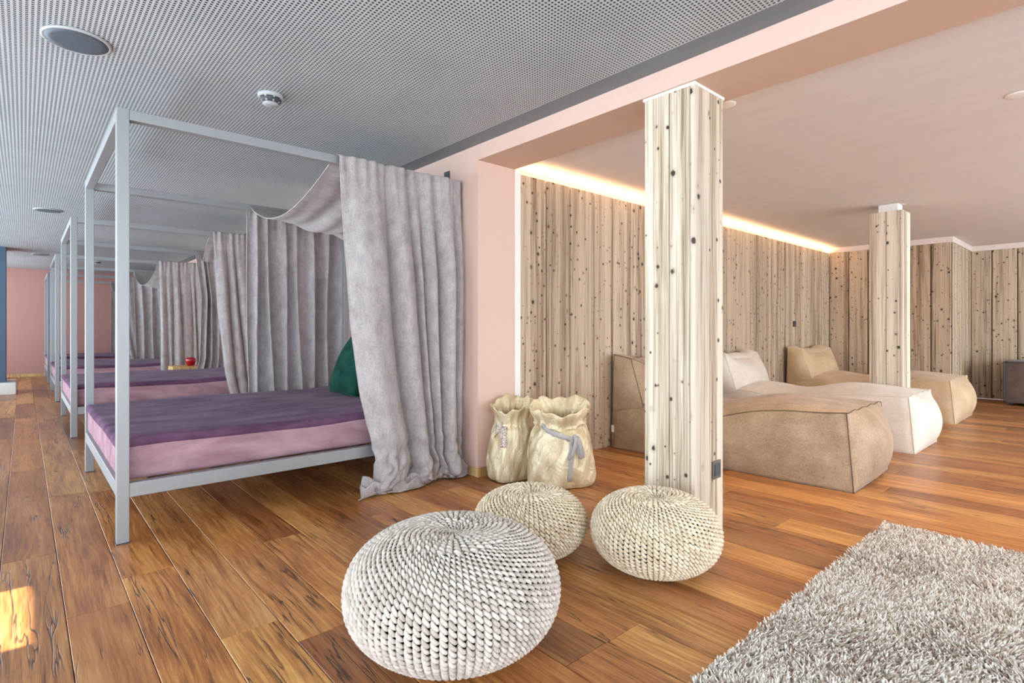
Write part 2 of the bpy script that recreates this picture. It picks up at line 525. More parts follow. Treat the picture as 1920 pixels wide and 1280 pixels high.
def chamfer_board(axis, w, L, th, c):
    """board in local coords: width along x (0..w), length along z (0..L), front at y=0, back at y=th, front long edges chamfered"""
    sec = [(0, th), (0, c), (c, 0), (w - c, 0), (w, c), (w, th)]
    V = [(x, y, 0) for x, y in sec] + [(x, y, L) for x, y in sec]
    n = len(sec)
    F = [(i, (i + 1) % n, (i + 1) % n + n, i + n) for i in range(n)] + [tuple(range(n))[::-1], tuple(range(n, 2 * n))]
    return V, F

def vnoise(x, y, s, seed):
    g = np.random.default_rng(seed).uniform(-1, 1, (64, 64))
    fx, fy = x * s, y * s
    i, j = np.floor(fx).astype(int), np.floor(fy).astype(int)
    a, b = fx - i, fy - j
    a = a * a * (3 - 2 * a); b = b * b * (3 - 2 * b)
    G = lambda p, q: g[p % 64, q % 64]
    return (G(i, j) * (1 - a) + G(i + 1, j) * a) * (1 - b) + (G(i, j + 1) * (1 - a) + G(i + 1, j + 1) * a) * b

# ------------------------------------------------------------------ dimensions of the place
ZC = 2.358            # perforated ceiling
ZB = 2.248            # beam soffit
ZA = 2.300            # alcove ceiling
XW, XS = 2.406, 2.758 # bed wall face, alcove side of beam
YW = 3.055            # alcove wood wall and wall end
XL, YF, YFAR = -1.6, -3.0, 16.0
XB, XR, YR = 9.38, 10.78, 1.543

# ------------------------------------------------------------------ floor
floor = box('floor', (XL - .3, YF - .3, -.12), (XR + .3, YFAR + .3, -.022), 'floor')
tag(floor, kind='structure')
PW = .19
def plank_geo(x0, x1, y0, y1):
    g, c = .0010, .0018
    x0 += g; x1 -= g; y0 += g; y1 -= g
    zb, zt = -.022, 0
    V = [(x0, y0, zb), (x1, y0, zb), (x1, y1, zb), (x0, y1, zb),
         (x0, y0, zt - c), (x1, y0, zt - c), (x1, y1, zt - c), (x0, y1, zt - c),
         (x0 + c, y0 + c, zt), (x1 - c, y0 + c, zt), (x1 - c, y1 - c, zt), (x0 + c, y1 - c, zt)]
    F = [(0, 1, 5, 4), (1, 2, 6, 5), (2, 3, 7, 6), (3, 0, 4, 7), (4, 5, 9, 8), (5, 6, 10, 9), (6, 7, 11, 10), (7, 4, 8, 11), (8, 9, 10, 11)]
    return V, F
SY, CY = math.sin(YAW), math.cos(YAW)
def pix(x, y, z=0):
    d = SY * x + CY * y; l = CY * x - SY * y
    if d < .15: return None
    return 960 + FPX * l / d, 616 + FPX * (EYE - z) / d, d
planks = []
nx = int(round((XR - XL) / PW))
for i in range(nx):
    x0, x1 = XL + i * (XR - XL) / nx, XL + (i + 1) * (XR - XL) / nx
    y = YF - random.uniform(0, 1.6)
    while y < YFAR:
        L = random.choice((1.3, 1.7, 2.0, 2.3)) + random.uniform(-.1, .1)
        a, b = max(y, YF), min(y + L, YFAR)
        y += L
        if b - a < .05: continue
        if x0 > XW + .05 and a > YW + .05: continue           # under the solid wall
        planks.append((x0, x1, a, min(b, YW + .12) if x0 > XW + .05 else b))
def seen(p):
    x0, x1, a, b = p
    best = 0
    for f in np.linspace(0, 1, 9):
        q = pix((x0 + x1) / 2, a + (b - a) * f)
        if q and -40 < q[0] < 1960 and q[1] < 1320: best = max(best, 1 / q[2])
    return best
planks.sort(key=seen, reverse=True)
rest_v, rest_f = [], []
for k, p in enumerate(planks):
    if k < 290 and seen(p) > 0:
        x0, x1, a, b = p
        V, F = plank_geo(0, x1 - x0, 0, b - a)
        mesh_obj('plank', V, F, 'floor', floor, loc=(x0, a, 0))
    else:
        V, F = plank_geo(*p); o = len(rest_v)
        rest_v += V; rest_f += [tuple(i + o for i in f) for f in F]
tag(mesh_obj('outer_planks', rest_v, rest_f, 'floor', floor), kind='stuff')

# ------------------------------------------------------------------ ceilings, walls, beam
tag(box('ceiling', (XL - .3, YF - .3, ZC), (2.263, YFAR + .3, ZC + .12), 'perf'), kind='structure')
tag(box('trim_1', (2.263, YF - .3, ZC - .001), (XW + .06, YFAR + .3, ZC + .12), 'grey_paint'), kind='structure')
tag(box('ceiling_alcove', (XS - .02, YF - .3, ZA), (XR + .3, YW + .3, ZA + .12), 'plaster'), kind='structure')
# solid wall behind the beds, ending in the wide stub beside the opening
tag(box('wall_beds', (XW, YW, 0), (XS, YFAR + .3, ZC), 'pink'), kind='structure')
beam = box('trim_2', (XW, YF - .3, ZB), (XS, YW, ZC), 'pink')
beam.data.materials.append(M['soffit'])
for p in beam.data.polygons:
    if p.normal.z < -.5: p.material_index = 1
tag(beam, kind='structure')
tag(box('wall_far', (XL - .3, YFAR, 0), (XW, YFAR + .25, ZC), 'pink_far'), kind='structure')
for nm, a, b in (('baseboard_beds', (XW - .014, YW - .014, 0), (XW, YFAR, .06)),
                 ('baseboard_far', (XL, YFAR - .014, 0), (XW - .014, YFAR, .06)),
                 ('baseboard_stub', (XW, YW - .014, 0), (XS, YW, .06))):
    tag(box(nm, a, b, 'base'), kind='structure')
tag(box('trim_3', (XS, YW - .012, 0), (XS + .05, YW + .02, ZB - .004), 'white'), kind='structure')

def board_wall(name, origin, direction, normal_dir, length, z1, bw, mat, core):
    """boards side by side from origin along direction (unit xy); front faces against normal_dir"""
    root = core
    n = max(1, int(round(length / bw)))
    y = Vector((*normal_dir, 0)); x = Vector((*direction, 0))
    ang = math.atan2(direction[1], direction[0])
    a_ = [(x * .001 + y * .0185), (x * (length - .001) + y * .0185), (x * (length - .001) + y * .0215), (x * .001 + y * .0215)]
    mesh_obj('backing', [(p.x, p.y, 0) for p in a_] + [(p.x, p.y, z1 - .012) for p in a_], BOXF, 'backing', core, loc=(origin[0], origin[1], .001))
    pos = 0.0
    ws = [bw * random.uniform(.86, 1.14) for _ in range(n)]
    s = length / sum(ws)
    for w in ws:
        w *= s
        V, F = chamfer_board('z', w - .009, z1 - .001, .018, .008)
        # local +y points into the wall
        flip = (x.x * y.y - x.y * y.x) < 0
        if flip:
            V = [(w - .009 - vx, vy, vz) for vx, vy, vz in V]
            V = [(-(vx) + (w - .009), vy, vz) for vx, vy, vz in V]
        W = []
        for vx, vy, vz in V:
            W.append((x.x * vx + y.x * vy, x.y * vx + y.y * vy, vz))
        if flip: F = [f[::-1] for f in F]
        o = mesh_obj('board', W, F, mat, root, loc=(origin[0] + x.x * pos, origin[1] + x.y * pos, .001))
        pos += w

ZWOOD = 2.225
core = tag(box('wall_alcove', (XS, YW + .11, 0), (XR + .3, YW + .3, ZA), 'soffit'), kind='structure')
board_wall('wall_alcove', (XS + .052, YW), (1, 0), (0, 1), XB - XS - .052, ZWOOD, .27, 'larch', core)
box('cove_ledge', (XS + .05, YW + .022, 2.17), (XB, YW + .11, 2.19), 'white', core)
led = tag(box('led_strip', (XS + .06, YW + .078, 2.1902), (XB - .03, YW + .092, 2.205), 'led'),
          'warm glowing light strip hidden in the cove above the wood wall', 'light strip')
core = tag(box('wall_back', (XB + .022, YR + .022, 0), (XR + .3, YW + .11, ZA), 'cream'), kind='structure')
board_wall('wall_back', (XB, YW), (0, -1), (1, 0), YW - YR, ZWOOD, .25, 'larch', core)
board_wall('wall_back', (XB + .0228, YR), (1, 0), (0, 1), XR - XB - .0228, ZWOOD, .2, 'larch', core)
core = tag(box('wall_right', (XR + .022, YF - .3, 0), (XR + .3, YR + .022, ZA), 'cream'), kind='structure')
board_wall('wall_right', (XR, YR), (0, -1), (1, 0), YR - YF, ZWOOD, .26, 'larch', core)
for k, (a, b) in enumerate((((XB - .012, YR - .012, ZWOOD), (XB + .03, YW + .05, ZA)),
                            ((XB + .0305, YR - .0125, ZWOOD), (XR - .0125, YR + .03, ZA)),
                            ((XR - .012, YF, ZWOOD), (XR + .03, YR + .03, ZA)))):
    tag(box('trim_%d' % (4 + k), a, b, 'cream'), kind='structure')

# window walls added for daylight, left of and behind the camera, both out of the picture
def added_window_wall(name, a0, a1, fixed, along, piers, sill=.12, head=2.2, top=ZC):
    th = .22
    def B(u0, u1, z0, z1):
        if along == 'y': return ((fixed - th, u0, z0), (fixed, u1, z1))
        return ((u0, fixed - th, z0), (u1, fixed, z1))
    lst = [B(a0, a1, 0, sill), B(a0, a1, head, top)]
    for p0, p1 in piers: lst.append(B(p0, p1, sill, head))
    tag(boxes(name, lst, 'pink_far'), kind='structure')
    e = sorted(piers)
    gaps = [(e[i][1], e[i + 1][0]) for i in range(len(e) - 1)]
    return gaps, sill, head, th
WN = [0]
def windows(gaps, sill, head, fixed, along):
    for g0, g1 in gaps:
        WN[0] += 1
        w = empty('window_%d' % WN[0], (fixed if along == 'y' else g0, g0 if along == 'y' else fixed, sill), kind='structure')
        L = g1 - g0; H = head - sill; f = .05
        def P(u0, u1, z0, z1, d0, d1):
            return ((-d1, u0, z0), (-d0, u1, z1)) if along == 'y' else ((u0, -d1, z0), (u1, -d0, z1))
        boxes('window_frame', [P(0, f, 0, H, .08, .14), P(L - f, L, 0, H, .08, .14), P(f, L - f, 0, f, .08, .14), P(f, L - f, H - f, H, .08, .14)], 'dark', w)
        q = P(f, L - f, f, H - f, .105, .11)
        box('pane', q[0], q[1], 'glass', w)
pl = [(YF - .3, YF + .1), (-1.0, -.8), (1.4, 1.75), (2.36, 2.43), (3.08, 3.15), (4.5, 4.7), (7.0, 7.2), (9.6, 9.8), (12.2, 12.4), (15.7, YFAR + .3)]
gp = added_window_wall('wall_left', YF - .3, YFAR + .3, XL, 'y', pl)
windows(gp[0], gp[1], gp[2], XL, 'y')
pf = [(XL, XL + .3), (-.2, .2), (1.6, 3.6), (5.6, 5.8), (8.0, 8.2), (XR - .3, XR + .3)]
gp = added_window_wall('wall_front', XL, XR + .3, YF, 'x', pf)
windows(gp[0], gp[1], gp[2], YF, 'x')
# unseen slabs added outside the left windows so sun enters one bay only
tag(boxes('roof_overhang', [((-4.2, YF - 1, 2.45), (XL - .22, 2.40, 2.6)), ((-4.2, 3.11, 2.45), (XL - .22, YFAR + 1, 2.6)),
                             ], 'grey_paint'), kind='structure')

# blue grey pier with pale plinth at the far left
pier = empty('wall_pier', (-.55, 12.2, 0), kind='structure')
box('shaft', (-.35, -.3, .19), (.335, .3, ZC), 'pier', pier)
rbox('plinth', (-.45, -.42, 0), (.46, .42, .19), .012, 'white', pier)

# ------------------------------------------------------------------ wooden pillars
def pillar(x0, y0, w, z1, label, cap):
    root = empty('timber_pillar', (x0 + w / 2, y0 + w / 2, 0), label, 'pillar')
    h = w / 2
    e = .0225
    box('core', (-h + e, -h + e, 0), (h - e, h - e, z1 - .002), 'backing', root)
    for side in range(4):
        ca, sa = math.cos(side * math.pi / 2), math.sin(side * math.pi / 2)
        full = side % 2 == 0
        W = w if full else w - 2 * e + .001
        split = (.52, .48)
        pos = -W / 2
        for f in split:
            bw = W * f
            V, F = chamfer_board('z', bw - .0035, z1 - .002, .022, .004)
            V = [(vx + pos, vy - h, vz) for vx, vy, vz in V]
            if True:
                V = [(ca * a - sa * b, sa * a + ca * b, c) for a, b, c in V]
            mesh_obj('board', V, F, 'larch_pale', root)
            pos += bw
    if cap:
        box('cap', (-.09, -.09, z1 - .002), (.075, .075, ZA), 'white', root)
    else:
        boxes('top_trim', [((-h - .004, -h - .004, z1 - .01), (h + .004, h + .004, ZB - .0005))], 'white', root)
    return root
p1 = pillar(2.42, 1.382, .288, 2.243, 'pale knotty timber pillar with a socket, standing behind the knitted poufs', False)
p2 = pillar(6.43, 1.438, .288, 2.222, 'pale knotty timber pillar with white cap, rising between the ivory and sand beanbags', True)

# ------------------------------------------------------------------ canopy beds
BX0, BX1, BZ = .335, 2.372, 2.126
BW = 1.845
T = .052
def make_bed():
    b = empty('canopy_bed', (BX0, 0, 0))
    L = BX1 - BX0
    for (x, y) in ((0, 0), (0, BW - T), (L - T, 0), (L - T, BW - T)):
        rbox('post', (x, y, .004), (x + T, y + T, BZ), .003, 'steel', b, 1, 1)
        box('foot_plate', (x - .002, y - .002, 0), (x + T + .002, y + T + .002, .006), 'dark', b)
    for y in (0, BW - T):
        rbox('canopy_rail', (T, y + .001, BZ - T), (L - T, y + T - .001, BZ - .0005), .003, 'steel', b, 1, 1)
        rbox('side_rail', (T, y + .003, .222), (L - T, y + T - .003, .292), .003, 'steel', b, 1, 1)
    for x in (0, L - T):
        rbox('canopy_rail', (x + .001, T, BZ - T), (x + T - .001, BW - T, BZ - .0005), .003, 'steel', b, 1, 1)
        rbox('end_rail', (x + .003, T, .222), (x + T - .003, BW - T, .292), .003, 'steel', b, 1, 1)
    for k in range(7):
        x = .15 + k * .28
        box('slat', (x, T, .262), (x + .09, BW - T, .282), 'larch', b)
    def sag(V):
        V = V.copy()
        n = np.sin(V[:, 0] * 5.1 + V[:, 1] * 2.3) * .006 + np.sin(V[:, 0] * 11 - V[:, 1] * 7) * .003
        top = np.clip((V[:, 2] - .36) / .12, 0, 1)
        V[:, 2] += n * top
        return V
    rbox('mattress', (.012, .060, .290), (L - .045, BW - .060, .478), .035, 'mauve', b, 4, 14, sag)
    rbox('mattress_cover', (.0, .054, .448), (L - .04, BW - .054, .502), .025, 'purple', b, 4, 20, sag)  # top of the same velvet, its weaker light painted as a darker colour
    return b
def copy_tree(o, parent=None):
    c = o.copy(); COL.objects.link(c); c.parent = parent
    for ch in list(o.children): copy_tree(ch, c)
    return c
BY = [3.246, 6.722, 10.2, 13.67]
blabels = ['steel four-poster canopy bed with mauve velvet mattress, nearest to the camera',
           'second canopy bed in the row, just behind the nearest one',
           'third canopy bed in the row, behind the small red pot',
           'farthest canopy bed in the row, against the dusty rose end wall']
bed0 = make_bed()
for k, y in enumerate(BY):
    b = bed0 if k == 0 else copy_tree(bed0)
    b.location = (BX0, y, 0)
    tag(b, blabels[k], 'bed', 'row of canopy beds')

# ------------------------------------------------------------------ draped curtains
def smooth(x): 
    x = np.clip(x, 0, 1); return x * x * (3 - 2 * x)
def curtain(Y0, Y1, seed, label, left, right, left_far, right_far, sag=.26, sag2=.12, pool=.12, folds=None, nu=150):
    r = np.random.default_rng(seed)
    u = np.linspace(0, 1, nu)
    zt = BZ + .006
    rows = []     # each row: (nu,3)
    ph = r.uniform(0, 6.28, 8)
    if folds is None:
        cs = np.cumsum(r.uniform(.5, 1.5, 8)); cs = (cs - cs[0]) / (cs[-1] - cs[0]) * 1.04 - .02
        folds = [(c, r.uniform(.04, .085)) for c in cs]
    def fold(z, ph0, fl):
        """rounded ridges between sharp valleys; fl = list of (valley position, ridge depth to its right)"""
        d = float(np.clip((zt - z) / zt, 0, 1))
        amp = .30 + .70 * float(smooth(np.array(d * 2.6)))
        c = np.array([p[0] for p in fl]); a = np.array([p[1] for p in fl])
        c = c + .018 * np.sin(z * 1.9 + c * 23 + ph0) * (np.arange(len(c)) > 0) + (.06 * d * np.sin(math.pi * np.clip(c, 0, 1)))
        k = np.clip(np.searchsorted(c, u, 'right') - 1, 0, len(c) - 2)
        t = np.clip((u - c[k]) / (c[k + 1] - c[k]), 0, 1)
        sk = .5 + .12 * np.sin(c[k] * 31 + ph0 + z)
        t = np.where(t < sk, t / sk * .5, .5 + (t - sk) / (1 - sk) * .5)
        f = a[k] * np.sin(math.pi * t) ** .8
        f = f + .004 * np.sin(u * 2 * math.pi * 7 + ph0 + z * 1.3)
        pinch = .012 * np.sin(u * 2 * math.pi * 13 + ph0) * math.exp(-d * 16)
        return amp * f + pinch
    cs = np.cumsum(r.uniform(.5, 1.4, 8)); cs = (cs - cs[0]) / (cs[-1] - cs[0]) * 1.04 - .02
    fl2 = [(c, r.uniform(.06, .12)) for c in cs]
    def side(z, L, R):
        d = (zt - z) / zt
        l = np.interp(d, [p[0] for p in L], [p[1] for p in L]); q = np.interp(d, [p[0] for p in R], [p[1] for p in R])
        return l + (q - l) * u
    def wr(s):   # floor wrinkles
        return np.abs(np.sin(u * 13 + s * 9 + ph[1]) * .6 + np.sin(u * 27 - s * 14 + ph[2]) * .35 + np.sin(u * 7 - s * 7) * .45)
    # floor pool (near side), from outer hem to the hanging foot
    for s in np.linspace(0, 1, 22)[:-1]:
        xx = side(0., left, right) - .085 * (1 - s) * (1 - u) ** 4 + .012 * np.sin(u * 17 + s * 9)
        reach = pool * (1 - s) * (1. - .45 * u + .25 * np.sin(u * 11 + ph[3]))
        yy = Y0 - .03 - fold(0.08, ph[0], folds) * s - reach - .02 * (1 - s)
        zz = .006 + .095 * wr(s) * math.sin(math.pi * min(1, s * .9 + .04)) + .02 * s
        rows.append(np.stack([xx, yy, zz], 1))
    for z in np.linspace(.035, zt - .02, 110):
        low = math.exp(-z / .15)
        xx = side(z, left, right) + .014 * low * np.sin(u * 26 + z * 30)
        yy = Y0 - .014 - fold(z, ph[0], folds) - low * (.06 * wr(z * 3))
        zz = z + low * .04 * wr(z * 2.2 + .3)
        lo2 = math.exp(-z / .20)
        cr = np.abs(vnoise(u * 7 + z * 5, np.full(nu, z * 6 + seed), 1., seed)) + .6 * np.abs(vnoise(u * 15 - z * 9, np.full(nu, z * 13), 1., seed + 1))
        yy = yy - lo2 * .11 * (cr - .3)
        yy = np.minimum(yy, Y0 - .008)
        rows.append(np.stack([xx, yy, np.full(nu, 1.) * zz], 1))
    for a in np.linspace(0, math.pi / 2, 5):
        rows.append(np.stack([side(zt, left, right), Y0 - .012 - fold(zt - .02, ph[0], folds) * math.cos(a) + np.full(nu, .03 * math.sin(a)), np.full(nu, zt - .012 + .012 * math.sin(a))], 1))
    for t in np.linspace(0.03, .97, 60):
        tk = t ** 1.18; k = 4 * tk * (1 - tk)
        xx = side(zt, left, right) * (1 - smooth(t)) + side(zt, left_far, right_far) * smooth(t)
        sg = sag + sag2 * u
        ridge = .030 * np.sin(u * 2 * math.pi * 2.4 + ph[4] + 2.2 * t) * k + .014 * np.sin(u * 2 * math.pi * 6 + ph[5] - 3 * t) * k
        zz = zt - sg * k ** .9 - ridge * (.25 + .75 * u)
        rows.append(np.stack([xx, np.full(nu, Y0 + .02 + (Y1 - Y0 - .04) * t), zz], 1))
    for a in np.linspace(math.pi / 2, 0, 5):
        rows.append(np.stack([side(zt, left_far, right_far), np.full(nu, Y1 + .012 - .03 * math.sin(a)) + fold(zt - .02, ph[6], fl2) * math.cos(a), np.full(nu, zt - .012 + .012 * math.sin(a))], 1))
    for z in np.linspace(zt - .02, .02, 90):
        rows.append(np.stack([side(z, left_far, right_far), Y1 + .014 + fold(z, ph[6], fl2), np.full(nu, z)], 1))
    G = np.array(rows); nv = len(G)
    base = np.array([2.0, Y0, 0])
    V = G.reshape(-1, 3) - base
    i, j = np.meshgrid(np.arange(nv - 1), np.arange(nu - 1), indexing='ij')
    a = (i * nu + j).ravel()
    F = np.stack([a, a + 1, a + nu + 1, a + nu], 1)
    o = mesh_obj('bed_curtain', V, F, 'curtain', None, True, tuple(base))
    s = o.modifiers.new('thickness', 'SOLIDIFY'); s.thickness = .0035; s.offset = 0
    tag(o, label, 'curtain', 'grey curtains draped over the canopy beds')
    # stitched hems down both side edges, one level down
    for col, nm in ((0, 'hem'),):
        P = G[:, col, :] - base
        tubes(nm, [P[::2]], .004, 'curtain', o, 5)
    return o
L1 = [(0, 1.452), (.25, 1.475), (.5, 1.512), (.7, 1.572), (.86, 1.655), (.95, 1.66), (1, 1.60)]
R1 = [(0, 2.368), (.3, 2.372), (.6, 2.368), (.9, 2.352), (1, 2.365)]
LF = [(0, 1.46), (.5, 1.47), (1, 1.5)]
RF = [(0, 2.37), (.5, 2.34), (1, 2.34)]
F1 = [(-.03, .13), (.345, .125), (.53, .075), (.625, .09), (.73, .13), (.93, .06), (1.03, .06)]
curtain(BY[0] , BY[0] + BW, 3, 'grey curtain over the nearest canopy bed, pooling on the floor beside the wall corner', L1, R1, LF, RF, .215, .16, .12, F1)
curtain(BY[1], BY[1] + BW, 11, 'grey curtain over the second canopy bed, gathered narrow on its far side',
        [(0, 1.56), (.4, 1.60), (.75, 1.68), (1, 1.80)], [(0, 2.34), (1, 2.34)], [(0, 1.78), (.3, 1.86), (.7, 1.84), (1, 1.7)], [(0, 2.3), (1, 2.34)], .22, .05, .06)
curtain(BY[2], BY[2] + BW, 21, 'grey curtain over the third canopy bed, behind the red pot',
        [(0, 1.60), (.5, 1.62), (1, 1.62)], [(0, 2.34), (1, 2.34)], [(0, 1.5), (1, 1.56)], [(0, 2.34), (1, 2.34)], .34, .1, .05, None, 90)
curtain(BY[3], BY[3] + BW, 31, 'grey curtain over the farthest canopy bed by the end wall',
        [(0, 1.46), (.5, 1.54), (1, 1.72)], [(0, 2.34), (1, 2.34)], [(0, 1.5), (1, 1.5)], [(0, 2.34), (1, 2.34)], .3, .1, .05, None, 80)

# ------------------------------------------------------------------ cushion, side tables, red pot
cus = empty('cushion', (1.97, 4.30, .515), 'dark green velvet cushion leaning at the head of the nearest bed', 'cushion')
ln = math.radians(24)
def lean(V):
    x, z = V[:, 0].copy(), V[:, 2].copy()
    V = V.copy(); V[:, 0] = x * math.cos(ln) + z * math.sin(ln); V[:, 2] = -x * math.sin(ln) + z * math.cos(ln)
    return V
cc = [[[(-.02, -.25, .0), (-.02, -.25, .5)], [(-.02, .25, .0), (-.02, .25, .5)]], [[(.02, -.25, .0), (.02, -.25, .5)], [(.02, .25, .0), (.02, .25, .5)]]]
o, ed = hexa('cover', cc, (.10, .10, -.02, -.02, -.0, -.03), 'green', cus, 16, lean, .6)
tubes('piping', [np.concatenate([ed((.5, 0, 0), (.5, 1, 0)), ed((.5, 1, 0), (.5, 1, 1))[1:], ed((.5, 1, 1), (.5, 0, 1))[1:], ed((.5, 0, 1), (.5, 0, 0))[1:]])], .006, 'green', cus)
def side_table(loc, label):
    t = empty('side_table', loc, label, 'table', 'wooden tables between the beds')
    rbox('table_top', (-.19, -.18, .43), (.19, .18, .497), .006, 'base', t, 2, 1)
    rbox('side_panel', (-.185, -.17, 0), (-.125, .17, .43), .006, 'base', t, 2, 1)
    rbox('side_panel', (.125, -.17, 0), (.185, .17, .43), .006, 'base', t, 2, 1)
    box('shelf', (-.125, -.165, .16), (.125, .165, .185), 'base', t)
    return t
side_table((1.80, 9.35, 0), 'small wooden side table carrying the red pot, between second and third beds')
side_table((1.96, 5.92, 0), 'small wooden side table between the nearest and second beds, mostly behind curtains')
pot = empty('red_pot', (1.86, 9.28, .4985), 'small glossy red apple-shaped pot on the wooden side table', 'pot')
lathe('body', [(.035, 0), (.045, .004), (.058, .03), (.070, .065), (.072, .09), (.064, .112), (.050, .122), (.040, .118), (.034, .10), (.02, .09)], 'red', pot, 32)
tubes('stem', [np.array([(0, 0, .088), (.002, 0, .12), (.012, 0, .14)])], .005, 'dark', pot)

# ------------------------------------------------------------------ knitted poufs
def stitch_tubes(P, R, NRM, m=6):
    """vectorised bent tubes: P (n,k,3) R (n,k) NRM (n,k,3)"""
    n, k, _ = P.shape
    Tn = np.gradient(P, axis=1); Tn /= np.linalg.norm(Tn, axis=2, keepdims=True) + 1e-12
    B = np.cross(Tn, NRM); B /= np.linalg.norm(B, axis=2, keepdims=True) + 1e-12
    N = np.cross(B, Tn)
    a = np.arange(m) * 2 * math.pi / m
    V = P[:, :, None, :] + R[:, :, None, None] * (np.cos(a)[None, None, :, None] * B[:, :, None, :] + np.sin(a)[None, None, :, None] * N[:, :, None, :])
    idx = np.arange(n * k * m).reshape(n, k, m)
    q = np.stack([idx[:, :-1, :], np.roll(idx, -1, 2)[:, :-1, :], np.roll(idx, -1, 2)[:, 1:, :], idx[:, 1:, :]], -1)
    return V.reshape(-1, 3), q.reshape(-1, 4)
def pouf(loc, R, H, ncol, nrow, mat, label, seed, rz=0):
    root = empty('knitted_pouf', loc, label, 'pouf', 'knitted floor poufs', rz=rz)
    r = np.random.default_rng(seed)
    # meridian profile: flattened ball resting on the floor
    th = np.linspace(0, math.pi, 400)
    e = .80
    pr = R * np.abs(np.sin(th)) ** .86
    pz = H / 2 + H / 2 * np.sign(np.cos(th)) * np.abs(np.cos(th)) ** .92
    dimple = .028 * np.exp(-(pr / (.12 * R / .36)) ** 2) * (pz > H / 2)
    pz = pz - dimple
    arc = np.concatenate([[0], np.cumsum(np.hypot(np.diff(pr), np.diff(pz)))])
    S = arc[-1]
    def prof(s):
        s = np.clip(s, 0, S)
        return np.interp(s, arc, pr), np.interp(s, arc, pz)
    def surf(s, ph, lift):
        rr, zz = prof(s)
        r2, z2 = prof(s + .004)
        r1, z1 = prof(s - .004)
        tr, tz = r2 - r1, z2 - z1
        L = np.hypot(tr, tz) + 1e-9
        nr, nz = -tz / L, tr / L         # outward
        P = np.stack([(rr + nr * lift) * np.cos(ph), (rr + nr * lift) * np.sin(ph), zz + nz * lift], -1)
        N = np.stack([nr * np.cos(ph), nr * np.sin(ph), nz], -1)
        return P, N
    # inner ball, its dark colour painting the shade between stitches
    V, F = [], []
    seg = 64
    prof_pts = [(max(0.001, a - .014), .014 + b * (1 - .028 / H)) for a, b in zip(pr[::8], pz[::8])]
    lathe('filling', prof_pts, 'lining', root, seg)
    row = S * .93 / nrow
    k = 7
    t = np.linspace(-1, 1, k)
    I, J = np.meshgrid(np.arange(nrow), np.arange(ncol), indexing='ij')
    I = I.ravel(); J = J.ravel()
    sm = .012 + I * row
    w0 = 2 * math.pi * prof(sm)[0] / ncol
    fac = np.where(w0 > .0125, 1, np.where(w0 > .0062, 2, 4))
    kp = J % fac == 0
    I, J, fac = I[kp], J[kp], fac[kp]
    s0 = (.012 + (I + .5 * ((J // fac) % 2)) * row)
    ph0 = J * 2 * math.pi / ncol
    fac = fac[:, None]
    # long slanted stitches
    s = s0[:, None] + t[None] * row * .66 + r.normal(0, .0008, (len(I), 1))
    rr = prof(s)[0]
    w = 2 * math.pi * np.maximum(rr, .02) / ncol * fac
    wl = np.minimum(w, .024)
    sway = .34 * np.tanh(t * 1.8)[None] * wl
    ph = ph0[:, None] + sway / np.maximum(rr, .015) + r.normal(0, .02, (len(I), 1)) * wl / np.maximum(rr, .015)
    rad = np.clip(wl * .268, .0018, .0066) * (1 - .35 * t[None] ** 4)
    lift = .0115 * np.cos(t * math.pi / 2)[None] * np.ones_like(s) - .0055
    P, N = surf(s, ph, lift)
    V1, F1_ = stitch_tubes(P, rad, N)
    # short cross loops tucked between the columns
    k2 = 5
    t2 = np.linspace(-1, 1, k2)
    s = s0[:, None] + row * .5 + t2[None] * row * -.16
    rr = prof(s)[0]
    w = np.minimum(2 * math.pi * np.maximum(rr, .02) / ncol * fac, .024)
    ph = ph0[:, None] + (.5 * w + t2[None] * w * .44) / np.maximum(rr, .015)
    P, N = surf(s, ph, .0035 * np.cos(t2 * math.pi / 2)[None] - .0085 + 0 * s)
    V2, F2 = stitch_tubes(P, np.clip(w * .20, .0015, .0046) * np.ones_like(s), N)
    V = np.concatenate([V1, V2]); F = np.concatenate([F1_, F2 + len(V1)])
    V[:, 2] = np.maximum(V[:, 2], .0008)
    tag(mesh_obj('knit_cover', V, F, mat, root, True), kind='stuff')
    return root
def at(px, d):     # ground point seen in picture column px at depth d
    l = (px - 960) / FPX * d
    return SY * d + CY * l, CY * d - SY * l
x, y = at(850, 1.82); pouf((x, y, 0), .346, .398, 88, 46, 'yarn_grey', 'largest pouf, chunky grey-white knit, closest to the camera', 1, .3)
x, y = at(994, 2.56); pouf((x, y, 0), .256, .305, 70, 36, 'yarn_cream', 'cream knitted pouf in the middle, in front of the paper sacks', 2, 1.1)
x, y = at(1228, 2.40); pouf((x, y, 0), .272, .332, 72, 38, 'yarn_cream', 'cream knitted pouf resting right beside the timber pillar', 3, 2.0)

